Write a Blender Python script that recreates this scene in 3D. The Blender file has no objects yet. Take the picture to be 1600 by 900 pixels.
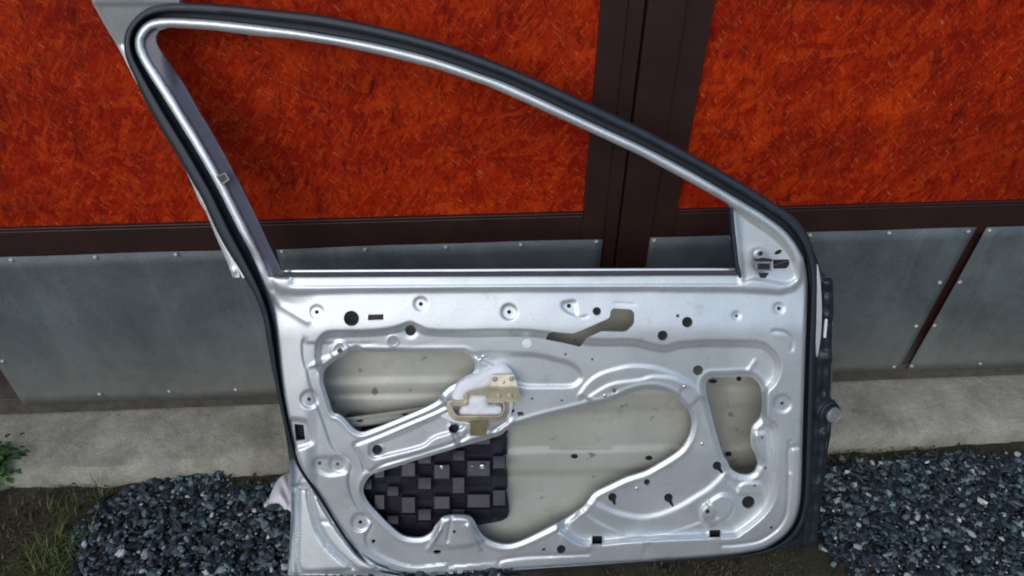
import bpy, math, random
import numpy as np
from mathutils import Matrix, Vector
from mathutils.geometry import delaunay_2d_cdt
random.seed(7); np.random.seed(7)

# ------------------------------------------------------------------ camera
F, CX, CY = 1156.0, 800.0, 450.0
H = 1.5
def nrm(v): v = np.array(v, float); return v/np.linalg.norm(v)
Zc = nrm((13, 1370, 1156))
Xc = np.array((23200., 750., -1156.)); Xc = nrm(Xc - Zc*Xc.dot(Zc))
Yc = np.cross(Zc, Xc)
Rwc = np.array((Xc, Yc, Zc))             # rows: camera->world rotation
CAM = np.array((0., 0., H))
scene = bpy.context.scene
cd = bpy.data.cameras.new("camera"); cam = bpy.data.objects.new("camera", cd)
scene.collection.objects.link(cam); scene.camera = cam
M = Matrix.Identity(4)
for r in range(3):
    for c in range(3): M[r][c] = Rwc[r][c]
M.translation = Vector(CAM); cam.matrix_world = M
cd.sensor_fit = 'HORIZONTAL'; cd.sensor_width = 36; cd.lens = 36*F/1600
cd.clip_start = .05; cd.clip_end = 500

# ------------------------------------------------------------------ world, sun, exposure
SUN_EL, SUN_AZ = math.radians(35), math.radians(207)   # azimuth from +Y clockwise
w = bpy.data.worlds.new("World"); scene.world = w; w.use_nodes = True
nt = w.node_tree; bg = nt.nodes["Background"]
sky = nt.nodes.new("ShaderNodeTexSky"); sky.sky_type = 'NISHITA'; sky.sun_disc = False
sky.sun_elevation = SUN_EL; sky.sun_rotation = SUN_AZ
sky.air_density = 1.0; sky.dust_density = 1.2; sky.ozone_density = 1.0
nt.links.new(sky.outputs[0], bg.inputs[0]); bg.inputs[1].default_value = .15
sd = bpy.data.lights.new("sun", 'SUN'); sd.energy = 1.15; sd.angle = math.radians(70); sd.color = (1, .985, .96)
sun = bpy.data.objects.new("sun", sd); scene.collection.objects.link(sun)
sdir = Vector((math.sin(SUN_AZ)*math.cos(SUN_EL), math.cos(SUN_AZ)*math.cos(SUN_EL), math.sin(SUN_EL)))
sun.rotation_euler = sdir.to_track_quat('Z', 'Y').to_euler(); sun.location = (0, -3, 6)
vs = scene.view_settings
vs.view_transform = 'Standard'; vs.look = 'None'; vs.exposure = 0.10; vs.gamma = 1; vs.use_curve_mapping = False
scene.cycles.max_bounces = 6; scene.cycles.filter_width = 1.9

# ------------------------------------------------------------------ pixel rays -> real planes
def rays(px, py):
    px = np.asarray(px, float); py = np.asarray(py, float)
    d = np.stack([(px-CX)/F, -(py-CY)/F, -np.ones_like(px)], -1)
    return d @ Rwc.T
def hit(px, py, n, d0):                   # plane n.x = d0
    r = rays(px, py); t = (d0 - CAM.dot(n))/(r @ n)
    return CAM + r*np.asarray(t)[..., None]
def project(p):
    c = (np.asarray(p)-CAM) @ Rwc
    return CX - c[..., 0]/c[..., 2]*F, CY + c[..., 1]/c[..., 2]*F
EX, EY, EZ = np.eye(3)
def ground(px, py, z=0.): return hit(px, py, EZ, z)
YG = 1.278                                # front face of the gate frame
def gate(px, py, off=0.): return hit(px, py, EY, YG-off)
YS = 1.117                                # front edge of the concrete sill
# door plane through its bottom line on the ground and its top corner near the gate
pl = ground(449, 905, .03); pr = ground(1262, 858, .03); pt = gate(215, 5, .05)
NZ = nrm(np.cross(pr-pl, pt-pl)); D0 = NZ.dot(pl)
if NZ[1] > 0: NZ = -NZ; D0 = -D0
UX = nrm(pr-pl); VY = np.cross(NZ, UX)
print('door: normal', NZ, 'width', np.linalg.norm(pr-pl), 'slant', (pt-pl).dot(VY))
def P(px, py, wmm=0.):                    # pixel -> point w mm in front of the door plane
    r = rays(px, py); t = (D0 + np.asarray(wmm)*.001 - CAM.dot(NZ))/(r @ NZ)
    return CAM + r*t[..., None]

TILE = dict(a=(140, 0), b=(180, 140), c=(260, 290), d=(440, 0), e=(740, 60), f=(1000, 180), g=(1080, 320), h=(1080, 480),
            i=(400, 420), j=(700, 420), k=(400, 560), l=(680, 560), m=(940, 560), n=(400, 720), o=(680, 720), p=(980, 720))
TS = {k_: 5. for k_ in TILE}
TILE.update(A=(940, 440), B=(1160, 580), C=(0, 330), D=(0, 600), E=(1240, 330), X=(0, 0))
TS.update(A=3.75, B=2.8125, C=2.726, D=3., E=3.103, X=1.)
def T(s):
    out = []; o = (0, 0); q = 1
    for tok in s.split():
        if tok in TILE: o = TILE[tok]; q = TS[tok]
        else:
            x, y = tok.split(','); out.append((o[0]+float(x)/q, o[1]+float(y)/q))
    return np.array(out)
def resample(p, step, closed):
    q = np.vstack([p, p[:1]]) if closed else p
    L = np.r_[0, np.cumsum(np.hypot(*np.diff(q, axis=0).T))]
    n = max(3, int(round(L[-1]/step)))
    t = np.linspace(0, L[-1], n+1)
    if closed: t = t[:-1]
    return np.stack([np.interp(t, L, q[:, 0]), np.interp(t, L, q[:, 1])], 1)
def smooth(p, closed=True, step=3., k=6):  # Catmull-Rom through the points
    n = len(p); out = []
    rng = range(n) if closed else range(n-1)
    for i in rng:
        if closed: p0, p1, p2, p3 = p[i-1], p[i], p[(i+1) % n], p[(i+2) % n]
        else: p0, p1, p2, p3 = p[max(i-1, 0)], p[i], p[i+1], p[min(i+2, n-1)]
        for j in range(k):
            t = j/k
            out.append(.5*((2*p1)+(p2-p0)*t+(2*p0-5*p1+4*p2-p3)*t*t+(3*p1-p0-3*p2+p3)*t**3))
    if not closed: out.append(p[-1])
    return resample(np.array(out), step, closed)
def inside(pts, poly):
    x, y = pts[:, 0], pts[:, 1]; r = np.zeros(len(pts), bool)
    x1, y1 = poly[-1]
    for x2, y2 in poly:
        if y1 != y2:
            r ^= ((y1 > y) != (y2 > y)) & (x < (x2-x1)*(y-y1)/(y2-y1)+x1)
        x1, y1 = x2, y2
    return r
def seg_dist(pts, line, closed=False):
    """distance, side sign (cross product), end flag"""
    best = np.full(len(pts), 1e9); sg = np.zeros(len(pts)); en = np.zeros(len(pts), bool)
    n = len(line)
    for i in range(n if closed else n-1):
        a = line[i]; b = line[(i+1) % n]; ab = b-a; l2 = ab.dot(ab)+1e-9
        ap = pts-a; t = (ap @ ab)/l2; tc = np.clip(t, 0, 1)
        d = np.hypot(ap[:, 0]-tc*ab[0], ap[:, 1]-tc*ab[1])
        cr = ab[0]*ap[:, 1]-ab[1]*ap[:, 0]
        m = d < best
        best[m] = d[m]; sg[m] = np.sign(cr[m])
        if not closed:
            e = ((i == 0) & (t < 0)) | ((i == n-2) & (t > 1)); en[m] = e[m]
    return best, sg, en
def sdf(pts, poly):                        # negative inside
    d, _, _ = seg_dist(pts, poly, True); return np.where(inside(pts, poly), -d, d)
def ss(t): t = np.clip(t, 0, 1); return t*t*(3-2*t)
def pit(pts, poly, h, wd): return h*ss(-sdf(pts, poly)/wd)
def disc(pts, c, r, h, wd): return h*ss((r-np.hypot(pts[:, 0]-c[0], pts[:, 1]-c[1]))/wd)
def ridge(pts, line, h, hw): d, _, _ = seg_dist(pts, line); return h*np.exp(-(d/hw)**2)
def step(pts, line, h, wd, decay, side):   # side +1: right-hand side (screen) is changed
    d, s, e = seg_dist(pts, line); q = d*s*side
    v = h*ss((q+wd/2)/wd)*np.exp(-np.maximum(q, 0)/decay)
    return np.where(e, v*np.exp(-(d/7.)**2), v)

# ------------------------------------------------------------------ object helpers
COL = scene.collection
def tag(o, label=None, cat=None, group=None, kind=None):
    for k_, v in (('label', label), ('category', cat), ('group', group), ('kind', kind)):
        if v: o[k_] = v
    return o
def empty(name, loc, **k_):
    o = bpy.data.objects.new(name, None); COL.objects.link(o); o.location = Vector(loc); o.empty_display_size = .1
    return tag(o, **k_)
def mesh(name, V, Fc, mat, parent=None, flat=False, **k_):
    V = np.asarray(V, float); org = np.zeros(3)
    me = bpy.data.meshes.new(name)
    off = np.array(parent_world(parent)) if parent else V.mean(0)*0
    me.from_pydata((V-off).tolist(), [], [tuple(int(q) for q in f) for f in Fc])
    me.polygons.foreach_set('use_smooth', [not flat]*len(me.polygons))
    me.materials.append(mat); me.update()
    o = bpy.data.objects.new(name, me); COL.objects.link(o)
    if parent: o.parent = parent
    return tag(o, **k_)
def parent_world(p):
    v = Vector((0, 0, 0))
    while p: v = v+p.location; p = p.parent
    return v
def smooth_angle(o, ang=40):
    me = o.data
    import bmesh
    bm = bmesh.new(); bm.from_mesh(me)
    bmesh.ops.recalc_face_normals(bm, faces=bm.faces)
    a = math.radians(ang)
    for e in bm.edges:
        if len(e.link_faces) == 2 and e.calc_face_angle(0) > a: e.smooth = False
    bm.to_mesh(me); bm.free()

def tri2d(outline, holes, step_px, jitter=.0):
    lo = outline.min(0); hi = outline.max(0)
    xs = np.arange(lo[0], hi[0], step_px); ys = np.arange(lo[1], hi[1], step_px*.866)
    gx, gy = np.meshgrid(xs, ys); gx = gx + (np.arange(len(ys)) % 2)[:, None]*step_px*.5
    g = np.stack([gx.ravel(), gy.ravel()], 1)
    keep = inside(g, outline)
    d, _, _ = seg_dist(g[keep], outline, True); kk = np.where(keep)[0][d > step_px*.45]; g = g[kk]
    for h in holes:
        b0 = h.min(0)-step_px; b1 = h.max(0)+step_px
        near = ((g > b0) & (g < b1)).all(1); idx = np.where(near)[0]
        if len(idx) == 0: continue
        q = g[idx]; bad = inside(q, h); d, _, _ = seg_dist(q, h, True); bad |= d < step_px*.45
        g = np.delete(g, idx[bad], 0)
    pts = [outline]+list(holes); edges = []; n = 0
    for c in pts:
        m = len(c); edges += [(n+i, n+(i+1) % m) for i in range(m)]; n += m
    allp = np.vstack(pts+[g])
    r = delaunay_2d_cdt([Vector(v) for v in allp], edges, [], 0, 1e-4)
    V = np.array([tuple(v) for v in r[0]]); Fc = np.array([f for f in r[2]])
    c = V[Fc].mean(1); ok = inside(c, outline)
    for h in holes:
        b0 = h.min(0); b1 = h.max(0); near = ((c > b0) & (c < b1)).all(1); idx = np.where(near & ok)[0]
        if len(idx): ok[idx[inside(c[idx], h)]] = False
    Fc = Fc[ok]; used = np.unique(Fc); mp = np.full(len(V), -1); mp[used] = np.arange(len(used))
    return V[used], mp[Fc]
def hf_mesh(name, outline, holes, hfun, step_px, mat, parent, rim=4., relax=1, **k_):
    """pressed sheet: height field over an outline, with turned-back edges"""
    V2, Fc = tri2d(outline, holes, step_px)
    hh = hfun(V2)
    for _ in range(relax):
        acc = np.zeros(len(V2)); cnt = np.zeros(len(V2))
        for q in range(3):
            a, b = Fc[:, q], Fc[:, (q+1) % 3]
            np.add.at(acc, a, hh[b]); np.add.at(acc, b, hh[a]); np.add.at(cnt, a, 1); np.add.at(cnt, b, 1)
        hh = .5*hh+.5*acc/np.maximum(cnt, 1)
    V3 = P(V2[:, 0], V2[:, 1], hh)
    # boundary edges
    E = {}
    for f in Fc:
        for a, b in ((f[0], f[1]), (f[1], f[2]), (f[2], f[0])): E[(a, b)] = 1
    bd = [(a, b) for (a, b) in E if (b, a) not in E]
    bv = sorted({v for e in bd for v in e}); mp = {v: i+len(V3) for i, v in enumerate(bv)}
    back = V3[bv]-NZ*rim*.001
    faces = [tuple(f) for f in Fc]+[(b, a, mp[a], mp[b]) for a, b in bd]
    o = mesh(name, np.vstack([V3, back]), faces, mat, parent, **k_)
    smooth_angle(o, 50)
    return o
def loft(name, rows, mat, parent, closed_u=False, closed_v=False, **k_):
    R = np.array(rows); n, m, _ = R.shape; Fc = []
    for i in range(n if closed_u else n-1):
        for j in range(m if closed_v else m-1):
            a = i*m+j; b = i*m+(j+1) % m; c = ((i+1) % n)*m+(j+1) % m; d = ((i+1) % n)*m+j
            Fc.append((a, b, c, d))
    o = mesh(name, R.reshape(-1, 3), Fc, mat, parent, **k_); smooth_angle(o, 45); return o
def boxes(name, specs, mat, parent, bevel=.0, seg=1, **k_):
    """axis-aligned boxes (x0,x1,y0,y1,z0,z1) as one mesh"""
    V = []; Fc = []
    for (x0, x1, y0, y1, z0, z1) in specs:
        n = len(V)
        V += [(x0, y0, z0), (x1, y0, z0), (x1, y1, z0), (x0, y1, z0), (x0, y0, z1), (x1, y0, z1), (x1, y1, z1), (x0, y1, z1)]
        Fc += [tuple(n+q for q in f) for f in ((0, 3, 2, 1), (4, 5, 6, 7), (0, 1, 5, 4), (1, 2, 6, 5), (2, 3, 7, 6), (3, 0, 4, 7))]
    o = mesh(name, V, Fc, mat, parent, flat=True, **k_)
    if bevel:
        b = o.modifiers.new('bevel', 'BEVEL'); b.width = bevel; b.segments = seg
    return o
def slab_poly(name, pts_px, w0, w1, mat, parent, bevel=.0008, plane=None, **k_):
    """flat shape traced on the door plane, extruded from w0 up to w1 (mm)"""
    n = len(pts_px); top = P(pts_px[:, 0], pts_px[:, 1], w1); bot = top-NZ*(w1-w0)*.001
    V = np.vstack([top, bot]); Fc = [tuple(range(n)), tuple(range(2*n-1, n-1, -1))]
    Fc += [(i, i+n, (i+1) % n+n, (i+1) % n) for i in range(n)]
    o = mesh(name, V, Fc, mat, parent, flat=True, **k_)
    import bmesh
    bm = bmesh.new(); bm.from_mesh(o.data); bmesh.ops.recalc_face_normals(bm, faces=bm.faces); bm.to_mesh(o.data); bm.free()
    if bevel:
        b = o.modifiers.new('bevel', 'BEVEL'); b.width = bevel; b.segments = 2; b.limit_method = 'ANGLE'
    return o
def lathe(name, c, axis, prof, mat, parent, seg=24, **k_):
    axis = nrm(axis); u = nrm(np.cross(axis, EZ if abs(axis[2]) < .9 else EX)); v = np.cross(axis, u)
    rows = []
    for (r, z) in prof:
        rows.append([c+axis*z+(u*math.cos(t)+v*math.sin(t))*r for t in np.linspace(0, 2*math.pi, seg, endpoint=False)])
    return loft(name, rows, mat, parent, closed_v=True, **k_)
def circ(c, r, n=None, sq=1., rot=0.):
    n = n or max(10, int(2*math.pi*r/2.2)); t = np.linspace(0, 2*math.pi, n, endpoint=False)
    x = np.cos(t)*r; y = np.sin(t)*r*sq; cr, sr = math.cos(rot), math.sin(rot)
    return np.stack([c[0]+x*cr-y*sr, c[1]+x*sr+y*cr], 1)
def rrect(x0, y0, x1, y1, r=1., sk=0.):
    p = []
    for cx, cy, a in ((x1-r, y0+r, -90), (x1-r, y1-r, 0), (x0+r, y1-r, 90), (x0+r, y0+r, 180)):
        for q in (0, 45, 90): p.append((cx+r*math.cos(math.radians(a+q)), cy+r*math.sin(math.radians(a+q))+sk*(cx-x0)))
    return np.array(p)

# ------------------------------------------------------------------ materials
class NT:
    def __init__(s, name):
        s.m = bpy.data.materials.new(name); s.m.use_nodes = True; s.t = s.m.node_tree
        s.b = s.t.nodes['Principled BSDF']; s.tc = s.t.nodes.new('ShaderNodeTexCoord')
    def n(s, typ, **p):
        nd = s.t.nodes.new(typ)
        for k_, v in p.items():
            if k_[0] == '_': nd.inputs[k_[1:].replace('_', ' ')].default_value = v
            else: setattr(nd, k_, v)
        return nd
    def l(s, a, b): s.t.links.new(a, b)
    def set(s, **p):
        for k_, v in p.items(): s.b.inputs[k_.replace('_', ' ')].default_value = v
    def noise(s, scale, detail=4, rough=.6, vec=None, dist=0.):
        nd = s.n('ShaderNodeTexNoise', _Scale=scale, _Detail=detail, _Roughness=rough, _Distortion=dist)
        s.l(vec or s.tc.outputs['Object'], nd.inputs['Vector']); return nd
    def ramp(s, fac, stops, interp='LINEAR'):
        nd = s.n('ShaderNodeValToRGB'); cr = nd.color_ramp; cr.interpolation = interp
        while len(cr.elements) > 1: cr.elements.remove(cr.elements[-1])
        cr.elements[0].position = stops[0][0]; cr.elements[0].color = (*stops[0][1], 1)
        for p_, c in stops[1:]:
            e = cr.elements.new(p_); e.color = (*c, 1)
        s.l(fac, nd.inputs['Fac']); return nd
    def mix(s, fac, a, b, typ='MIX'):
        nd = s.n('ShaderNodeMix', data_type='RGBA', blend_type=typ)
        for v, q in ((fac, 0), (a, 6), (b, 7)):
            if isinstance(v, (int, float)): nd.inputs[q].default_value = v
            elif isinstance(v, tuple): nd.inputs[q].default_value = (*v, 1)
            else: s.l(v, nd.inputs[q])
        return nd.outputs[2]
    def bump(s, hgt, strength, dist=.001):
        nd = s.n('ShaderNodeBump', _Strength=strength, _Distance=dist); s.l(hgt, nd.inputs['Height'])
        s.l(nd.outputs[0], s.b.inputs['Normal']); return nd
    def mapv(s, scale=(1, 1, 1), rot=(0, 0, 0)):
        nd = s.n('ShaderNodeMapping'); nd.inputs['Scale'].default_value = scale; nd.inputs['Rotation'].default_value = rot
        s.l(s.tc.outputs['Object'], nd.inputs['Vector']); return nd.outputs[0]
def g3(v): return (v, v, v)

def mat_silver():
    s = NT('silver_paint'); s.set(Metallic=.70, Roughness=.38); s.set(Coat_Weight=.3, Coat_Roughness=.12)
    n = s.noise(9, 5, .6); c = s.ramp(n.outputs[0], [(.3, (.69, .735, .74)), (.7, (.76, .805, .81))])
    sp = s.noise(650, 2, .5); c2 = s.ramp(sp.outputs[0], [(.35, g3(.82)), (.65, g3(1.08))])
    col = s.mix(.7, c.outputs[0], c2.outputs[0], 'MULTIPLY')
    sc_ = s.n('ShaderNodeTexNoise', _Scale=1., _Detail=4, _Roughness=.6); s.l(s.mapv((240, 30, 18), (0, .35, .2)), sc_.inputs['Vector'])
    sr = s.ramp(sc_.outputs[0], [(.68, g3(0)), (.73, g3(.35))]); col = s.mix(sr.outputs[0], col, (.42, .44, .45))
    # dried dirt marks
    d = s.noise(22, 8, .75); dr = s.ramp(d.outputs[0], [(.58, g3(0)), (.70, g3(1))])
    col = s.mix(s.ramp(dr.outputs[0], [(0, g3(0)), (1, g3(.42))]).outputs[0], col, (.42, .40, .36))
    s.l(col, s.b.inputs['Base Color'])
    r = s.ramp(n.outputs[0], [(.3, g3(.41)), (.7, g3(.51))]); s.l(r.outputs[0], s.b.inputs['Roughness'])
    b = s.noise(60, 5, .7); s.bump(b.outputs[0], .10, .0015)
    return s.m
def mat_plain(name, col, rough=.5, metal=0., var=.2, scale=30, bump=.1, bscale=200, bd=.001):
    s = NT(name); s.set(Metallic=metal, Roughness=rough)
    n = s.noise(scale, 6, .65)
    lo = tuple(c*(1-var) for c in col); hi = tuple(min(1, c*(1+var)) for c in col)
    c = s.ramp(n.outputs[0], [(.3, lo), (.7, hi)]); s.l(c.outputs[0], s.b.inputs['Base Color'])
    b = s.noise(bscale, 3, .6); s.bump(b.outputs[0], bump, bd)
    return s.m
def mat_primer():
    s = NT('primer_skin'); s.set(Metallic=.15, Roughness=.42)
    n = s.noise(7, 5, .6); c = s.ramp(n.outputs[0], [(.3, (.37, .37, .315)), (.7, (.46, .465, .405))])
    d = s.noise(13, 8, .72); dr = s.ramp(d.outputs[0], [(.58, g3(0)), (.72, g3(.5))])
    col = s.mix(dr.outputs[0], c.outputs[0], (.22, .19, .13))
    d2 = s.noise(30, 3, .5); dr2 = s.ramp(d2.outputs[0], [(.66, g3(0)), (.72, g3(.8))])
    col = s.mix(dr2.outputs[0], col, (.11, .12, .11))
    sp = s.noise(600, 2, .5); c2 = s.ramp(sp.outputs[0], [(.3, g3(.8)), (.7, g3(1.1))])
    col = s.mix(.7, col, c2.outputs[0], 'MULTIPLY')
    s.l(col, s.b.inputs['Base Color']); b = s.noise(40, 6, .7); s.bump(b.outputs[0], .15, .002)
    return s.m
def mat_osb():
    s = NT('red_strand_board'); s.set(Roughness=.6); s.set(Specular_IOR_Level=.12)
    # strands: stretched voronoi cells in three directions
    wv = s.noise(5, 3, .6); add = None
    cols = []; hs = []
    for k_, (sc, rot) in enumerate((((34, 1, 12), .5), ((38, 1, 11), 1.75), ((30, 1, 13), -.55))):
        mp = s.mapv((1, 1, 1), (0, rot, 0))
        wob = s.n('ShaderNodeVectorMath', operation='MULTIPLY_ADD')
        s.l(wv.outputs['Color'], wob.inputs[0]); wob.inputs[1].default_value = (.05, .05, .05); s.l(mp, wob.inputs[2])
        m2 = s.n('ShaderNodeMapping'); m2.inputs['Scale'].default_value = (sc[0]*1.6, 3, sc[2]*1.1); s.l(wob.outputs[0], m2.inputs['Vector'])
        v = s.n('ShaderNodeTexVoronoi', feature='F1', _Scale=1., _Randomness=1.); s.l(m2.outputs[0], v.inputs['Vector'])
        cols.append(v.outputs['Color']); hs.append(v.outputs['Distance'])
    sel = s.noise(38, 2, .5); q = s.ramp(sel.outputs[0], [(.44, g3(0)), (.47, g3(1))])
    sel2 = s.noise(31, 2, .5); q2 = s.ramp(sel2.outputs[0], [(.52, g3(0)), (.55, g3(1))])
    c = s.mix(q.outputs[0], cols[0], cols[1]); c = s.mix(q2.outputs[0], c, cols[2])
    sep = s.n('ShaderNodeSeparateColor'); s.l(c, sep.inputs[0])
    base = s.ramp(sep.outputs[0], [(0, (.17, .005, .001)), (.35, (.27, .010, .001)), (.7, (.38, .022, .002)), (1, (.56, .055, .002))])
    blot = s.noise(6, 6, .65); bl = s.ramp(blot.outputs[0], [(.30, (.14, .003, .0005)), (.5, (.29, .010, .001)), (.68, (.50, .036, .001))])
    col = s.mix(.55, base.outputs[0], bl.outputs[0])
    def fibre(rot, sc, stops, target, c0):
        f = s.n('ShaderNodeTexNoise', _Scale=1., _Detail=6, _Roughness=.75, _Distortion=.25)
        m0 = s.n('ShaderNodeMapping'); m0.inputs['Rotation'].default_value = (0, rot, 0); s.l(s.tc.outputs['Object'], m0.inputs['Vector'])
        wb = s.n('ShaderNodeVectorMath', operation='MULTIPLY_ADD'); s.l(wv.outputs['Color'], wb.inputs[0]); wb.inputs[1].default_value = (.035, .035, .035); s.l(m0.outputs[0], wb.inputs[2])
        m1 = s.n('ShaderNodeMapping'); m1.inputs['Scale'].default_value = sc; s.l(wb.outputs[0], m1.inputs['Vector'])
        s.l(m1.outputs[0], f.inputs['Vector']); k_ = s.ramp(f.outputs[0], stops)
        return s.mix(k_.outputs[0], c0, target), f
    col, f1 = fibre(.25, (170, 20, 26), [(.52, g3(0)), (.64, g3(.75))], (.13, .004, .001), col)
    col, f2 = fibre(-.6, (200, 20, 26), [(.53, g3(0)), (.64, g3(.7))], (.52, .055, .003), col)
    col, f3 = fibre(.8, (300, 30, 40), [(.58, g3(0)), (.67, g3(.8))], (.55, .20, .07), col)
    col, f4 = fibre(-.1, (60, 20, 14), [(.55, g3(0)), (.68, g3(.85))], (.06, .005, .002), col)
    big = s.noise(2.3, 6, .75, dist=.9); bk_ = s.ramp(big.outputs[0], [(.5, g3(0)), (.68, g3(.7))]); col = s.mix(bk_.outputs[0], col, (.10, .005, .002))
    gr = s.noise(520, 3, .6); g2 = s.ramp(gr.outputs[0], [(.3, g3(.6)), (.7, g3(1.3))]); col = s.mix(.7, col, g2.outputs[0], 'MULTIPLY')
    s.l(col, s.b.inputs['Base Color'])
    s.bump(f1.outputs[0], .5, .0015)
    return s.m
def mat_zinc_sheet():
    s = NT('galvanised_sheet'); s.set(Metallic=.2, Roughness=.6)
    n = s.noise(3.2, 6, .6); c = s.ramp(n.outputs[0], [(.3, (.075, .098, .104)), (.7, (.155, .185, .188))])
    sp = s.noise(420, 3, .6); c2 = s.ramp(sp.outputs[0], [(.3, g3(.6)), (.7, g3(1.3))])
    col = s.mix(.8, c.outputs[0], c2.outputs[0], 'MULTIPLY')
    v = s.n('ShaderNodeTexNoise', _Scale=60., _Detail=8, _Roughness=.8); s.l(s.mapv((1, 1, .4), (0, .6, 0)), v.inputs['Vector'])
    k1 = s.ramp(v.outputs[0], [(.68, g3(0)), (.73, g3(.5))]); col = s.mix(k1.outputs[0], col, (.32, .36, .36))
    k2 = s.ramp(v.outputs[0], [(.27, g3(.6)), (.31, g3(0))]); col = s.mix(k2.outputs[0], col, (.05, .06, .06))
    wn = s.noise(2.1, 7, .7, dist=.6); wr = s.ramp(wn.outputs[0], [(.35, g3(.5)), (.65, g3(1.35))]); col = s.mix(.8, col, wr.outputs[0], 'MULTIPLY')
    dr_ = s.n('ShaderNodeTexNoise', _Scale=1., _Detail=6, _Roughness=.65); s.l(s.mapv((26, 1, 1.6)), dr_.inputs['Vector'])
    dk = s.ramp(dr_.outputs[0], [(.55, g3(0)), (.75, g3(.35))]); col = s.mix(dk.outputs[0], col, (.20, .22, .205))
    # splashed dust near the bottom edge of the sheets
    sx = s.n('ShaderNodeSeparateXYZ'); s.l(s.tc.outputs['Object'], sx.inputs[0])
    mr = s.n('ShaderNodeMapRange'); mr.inputs[1].default_value = .30; mr.inputs[2].default_value = .05; s.l(sx.outputs[2], mr.inputs[0])
    dn = s.noise(26, 6, .75); mm = s.n('ShaderNodeMath', operation='MULTIPLY'); s.l(mr.outputs[0], mm.inputs[0]); s.l(dn.outputs[0], mm.inputs[1])
    col = s.mix(mm.outputs[0], col, (.24, .235, .19))
    s.l(col, s.b.inputs['Base Color']); s.bump(n.outputs[0], .3, .004)
    return s.m
def mat_brown():
    s = NT('brown_painted_steel'); s.set(Roughness=.45)
    n = s.noise(12, 6, .65); c = s.ramp(n.outputs[0], [(.3, (.020, .0075, .0058)), (.7, (.032, .0135, .0105))])
    sp = s.noise(300, 3, .6); c2 = s.ramp(sp.outputs[0], [(.3, g3(.7)), (.7, g3(1.3))])
    col = s.mix(.8, c.outputs[0], c2.outputs[0], 'MULTIPLY')
    sx = s.n('ShaderNodeSeparateXYZ'); s.l(s.tc.outputs['Object'], sx.inputs[0])
    mr = s.n('ShaderNodeMapRange'); mr.inputs[1].default_value = .16; mr.inputs[2].default_value = .04; s.l(sx.outputs[2], mr.inputs[0])
    dn = s.noise(34, 7, .75); dd = s.ramp(dn.outputs[0], [(.3, g3(.25)), (.7, g3(1))])
    mm = s.n('ShaderNodeMath', operation='MULTIPLY'); s.l(mr.outputs[0], mm.inputs[0]); s.l(dd.outputs[0], mm.inputs[1])
    col = s.mix(mm.outputs[0], col, (.105, .098, .082))
    s.l(col, s.b.inputs['Base Color']); b = s.noise(90, 4, .6); s.bump(b.outputs[0], .15, .001)
    return s.m
def mat_concrete():
    s = NT('concrete'); s.set(Roughness=.9)
    n = s.noise(9, 9, .75); c = s.ramp(n.outputs[0], [(.3, (.19, .185, .14)), (.5, (.33, .32, .255)), (.72, (.47, .46, .375))])
    sp = s.noise(260, 4, .7); c2 = s.ramp(sp.outputs[0], [(.3, g3(.65)), (.7, g3(1.25))])
    col = s.mix(.85, c.outputs[0], c2.outputs[0], 'MULTIPLY')
    v = s.noise(38, 5, .7); k1 = s.ramp(v.outputs[0], [(.66, g3(0)), (.72, g3(.75))]); col = s.mix(k1.outputs[0], col, (.10, .09, .065)); ds = s.noise(3.2, 7, .7, dist=.8); dk = s.ramp(ds.outputs[0], [(.5, g3(0)), (.68, g3(.55))]); col = s.mix(dk.outputs[0], col, (.14, .135, .10))
    s.l(col, s.b.inputs['Base Color']); b = s.noise(55, 8, .75); s.bump(b.outputs[0], .9, .006)
    return s.m
def mat_soil():
    s = NT('soil'); s.set(Roughness=.95)
    n = s.noise(10, 8, .7); c = s.ramp(n.outputs[0], [(.3, (.018, .014, .008)), (.5, (.040, .031, .016)), (.62, (.058, .045, .022)), (.75, (.085, .060, .034))])
    g = s.noise(5, 5, .6); k1 = s.ramp(g.outputs[0], [(.5, g3(0)), (.68, g3(.7))]); col = s.mix(k1.outputs[0], c.outputs[0], (.030, .048, .012))
    sp = s.noise(160, 5, .75); c2 = s.ramp(sp.outputs[0], [(.3, g3(.5)), (.7, g3(1.5))])
    col = s.mix(.9, col, c2.outputs[0], 'MULTIPLY')
    s.l(col, s.b.inputs['Base Color']); b = s.noise(70, 8, .8); s.bump(b.outputs[0], 1., .008)
    return s.m
def mat_stone():
    s = NT('crushed_stone'); s.set(Roughness=.5)
    gi = s.n('ShaderNodeNewGeometry')
    c = s.ramp(gi.outputs['Random Per Island'], [(0, (.005, .011, .015)), (.45, (.014, .028, .035)), (.7, (.040, .064, .076)), (.87, (.11, .15, .17)), (.93, (.09, .18, .16)), (.965, (.30, .35, .36)), (1, (.55, .58, .56))])
    n = s.noise(120, 5, .7); c2 = s.ramp(n.outputs[0], [(.3, g3(.55)), (.7, g3(1.4))])
    col = s.mix(.9, c.outputs[0], c2.outputs[0], 'MULTIPLY'); s.l(col, s.b.inputs['Base Color'])
    s.bump(n.outputs[0], .5, .002); return s.m
def mat_leaf(name, a, b_):
    s = NT(name); s.set(Roughness=.55)
    gi = s.n('ShaderNodeNewGeometry')
    c = s.ramp(gi.outputs['Random Per Island'], [(0, a), (1, b_)]); s.l(c.outputs[0], s.b.inputs['Base Color']); return s.m

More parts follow.
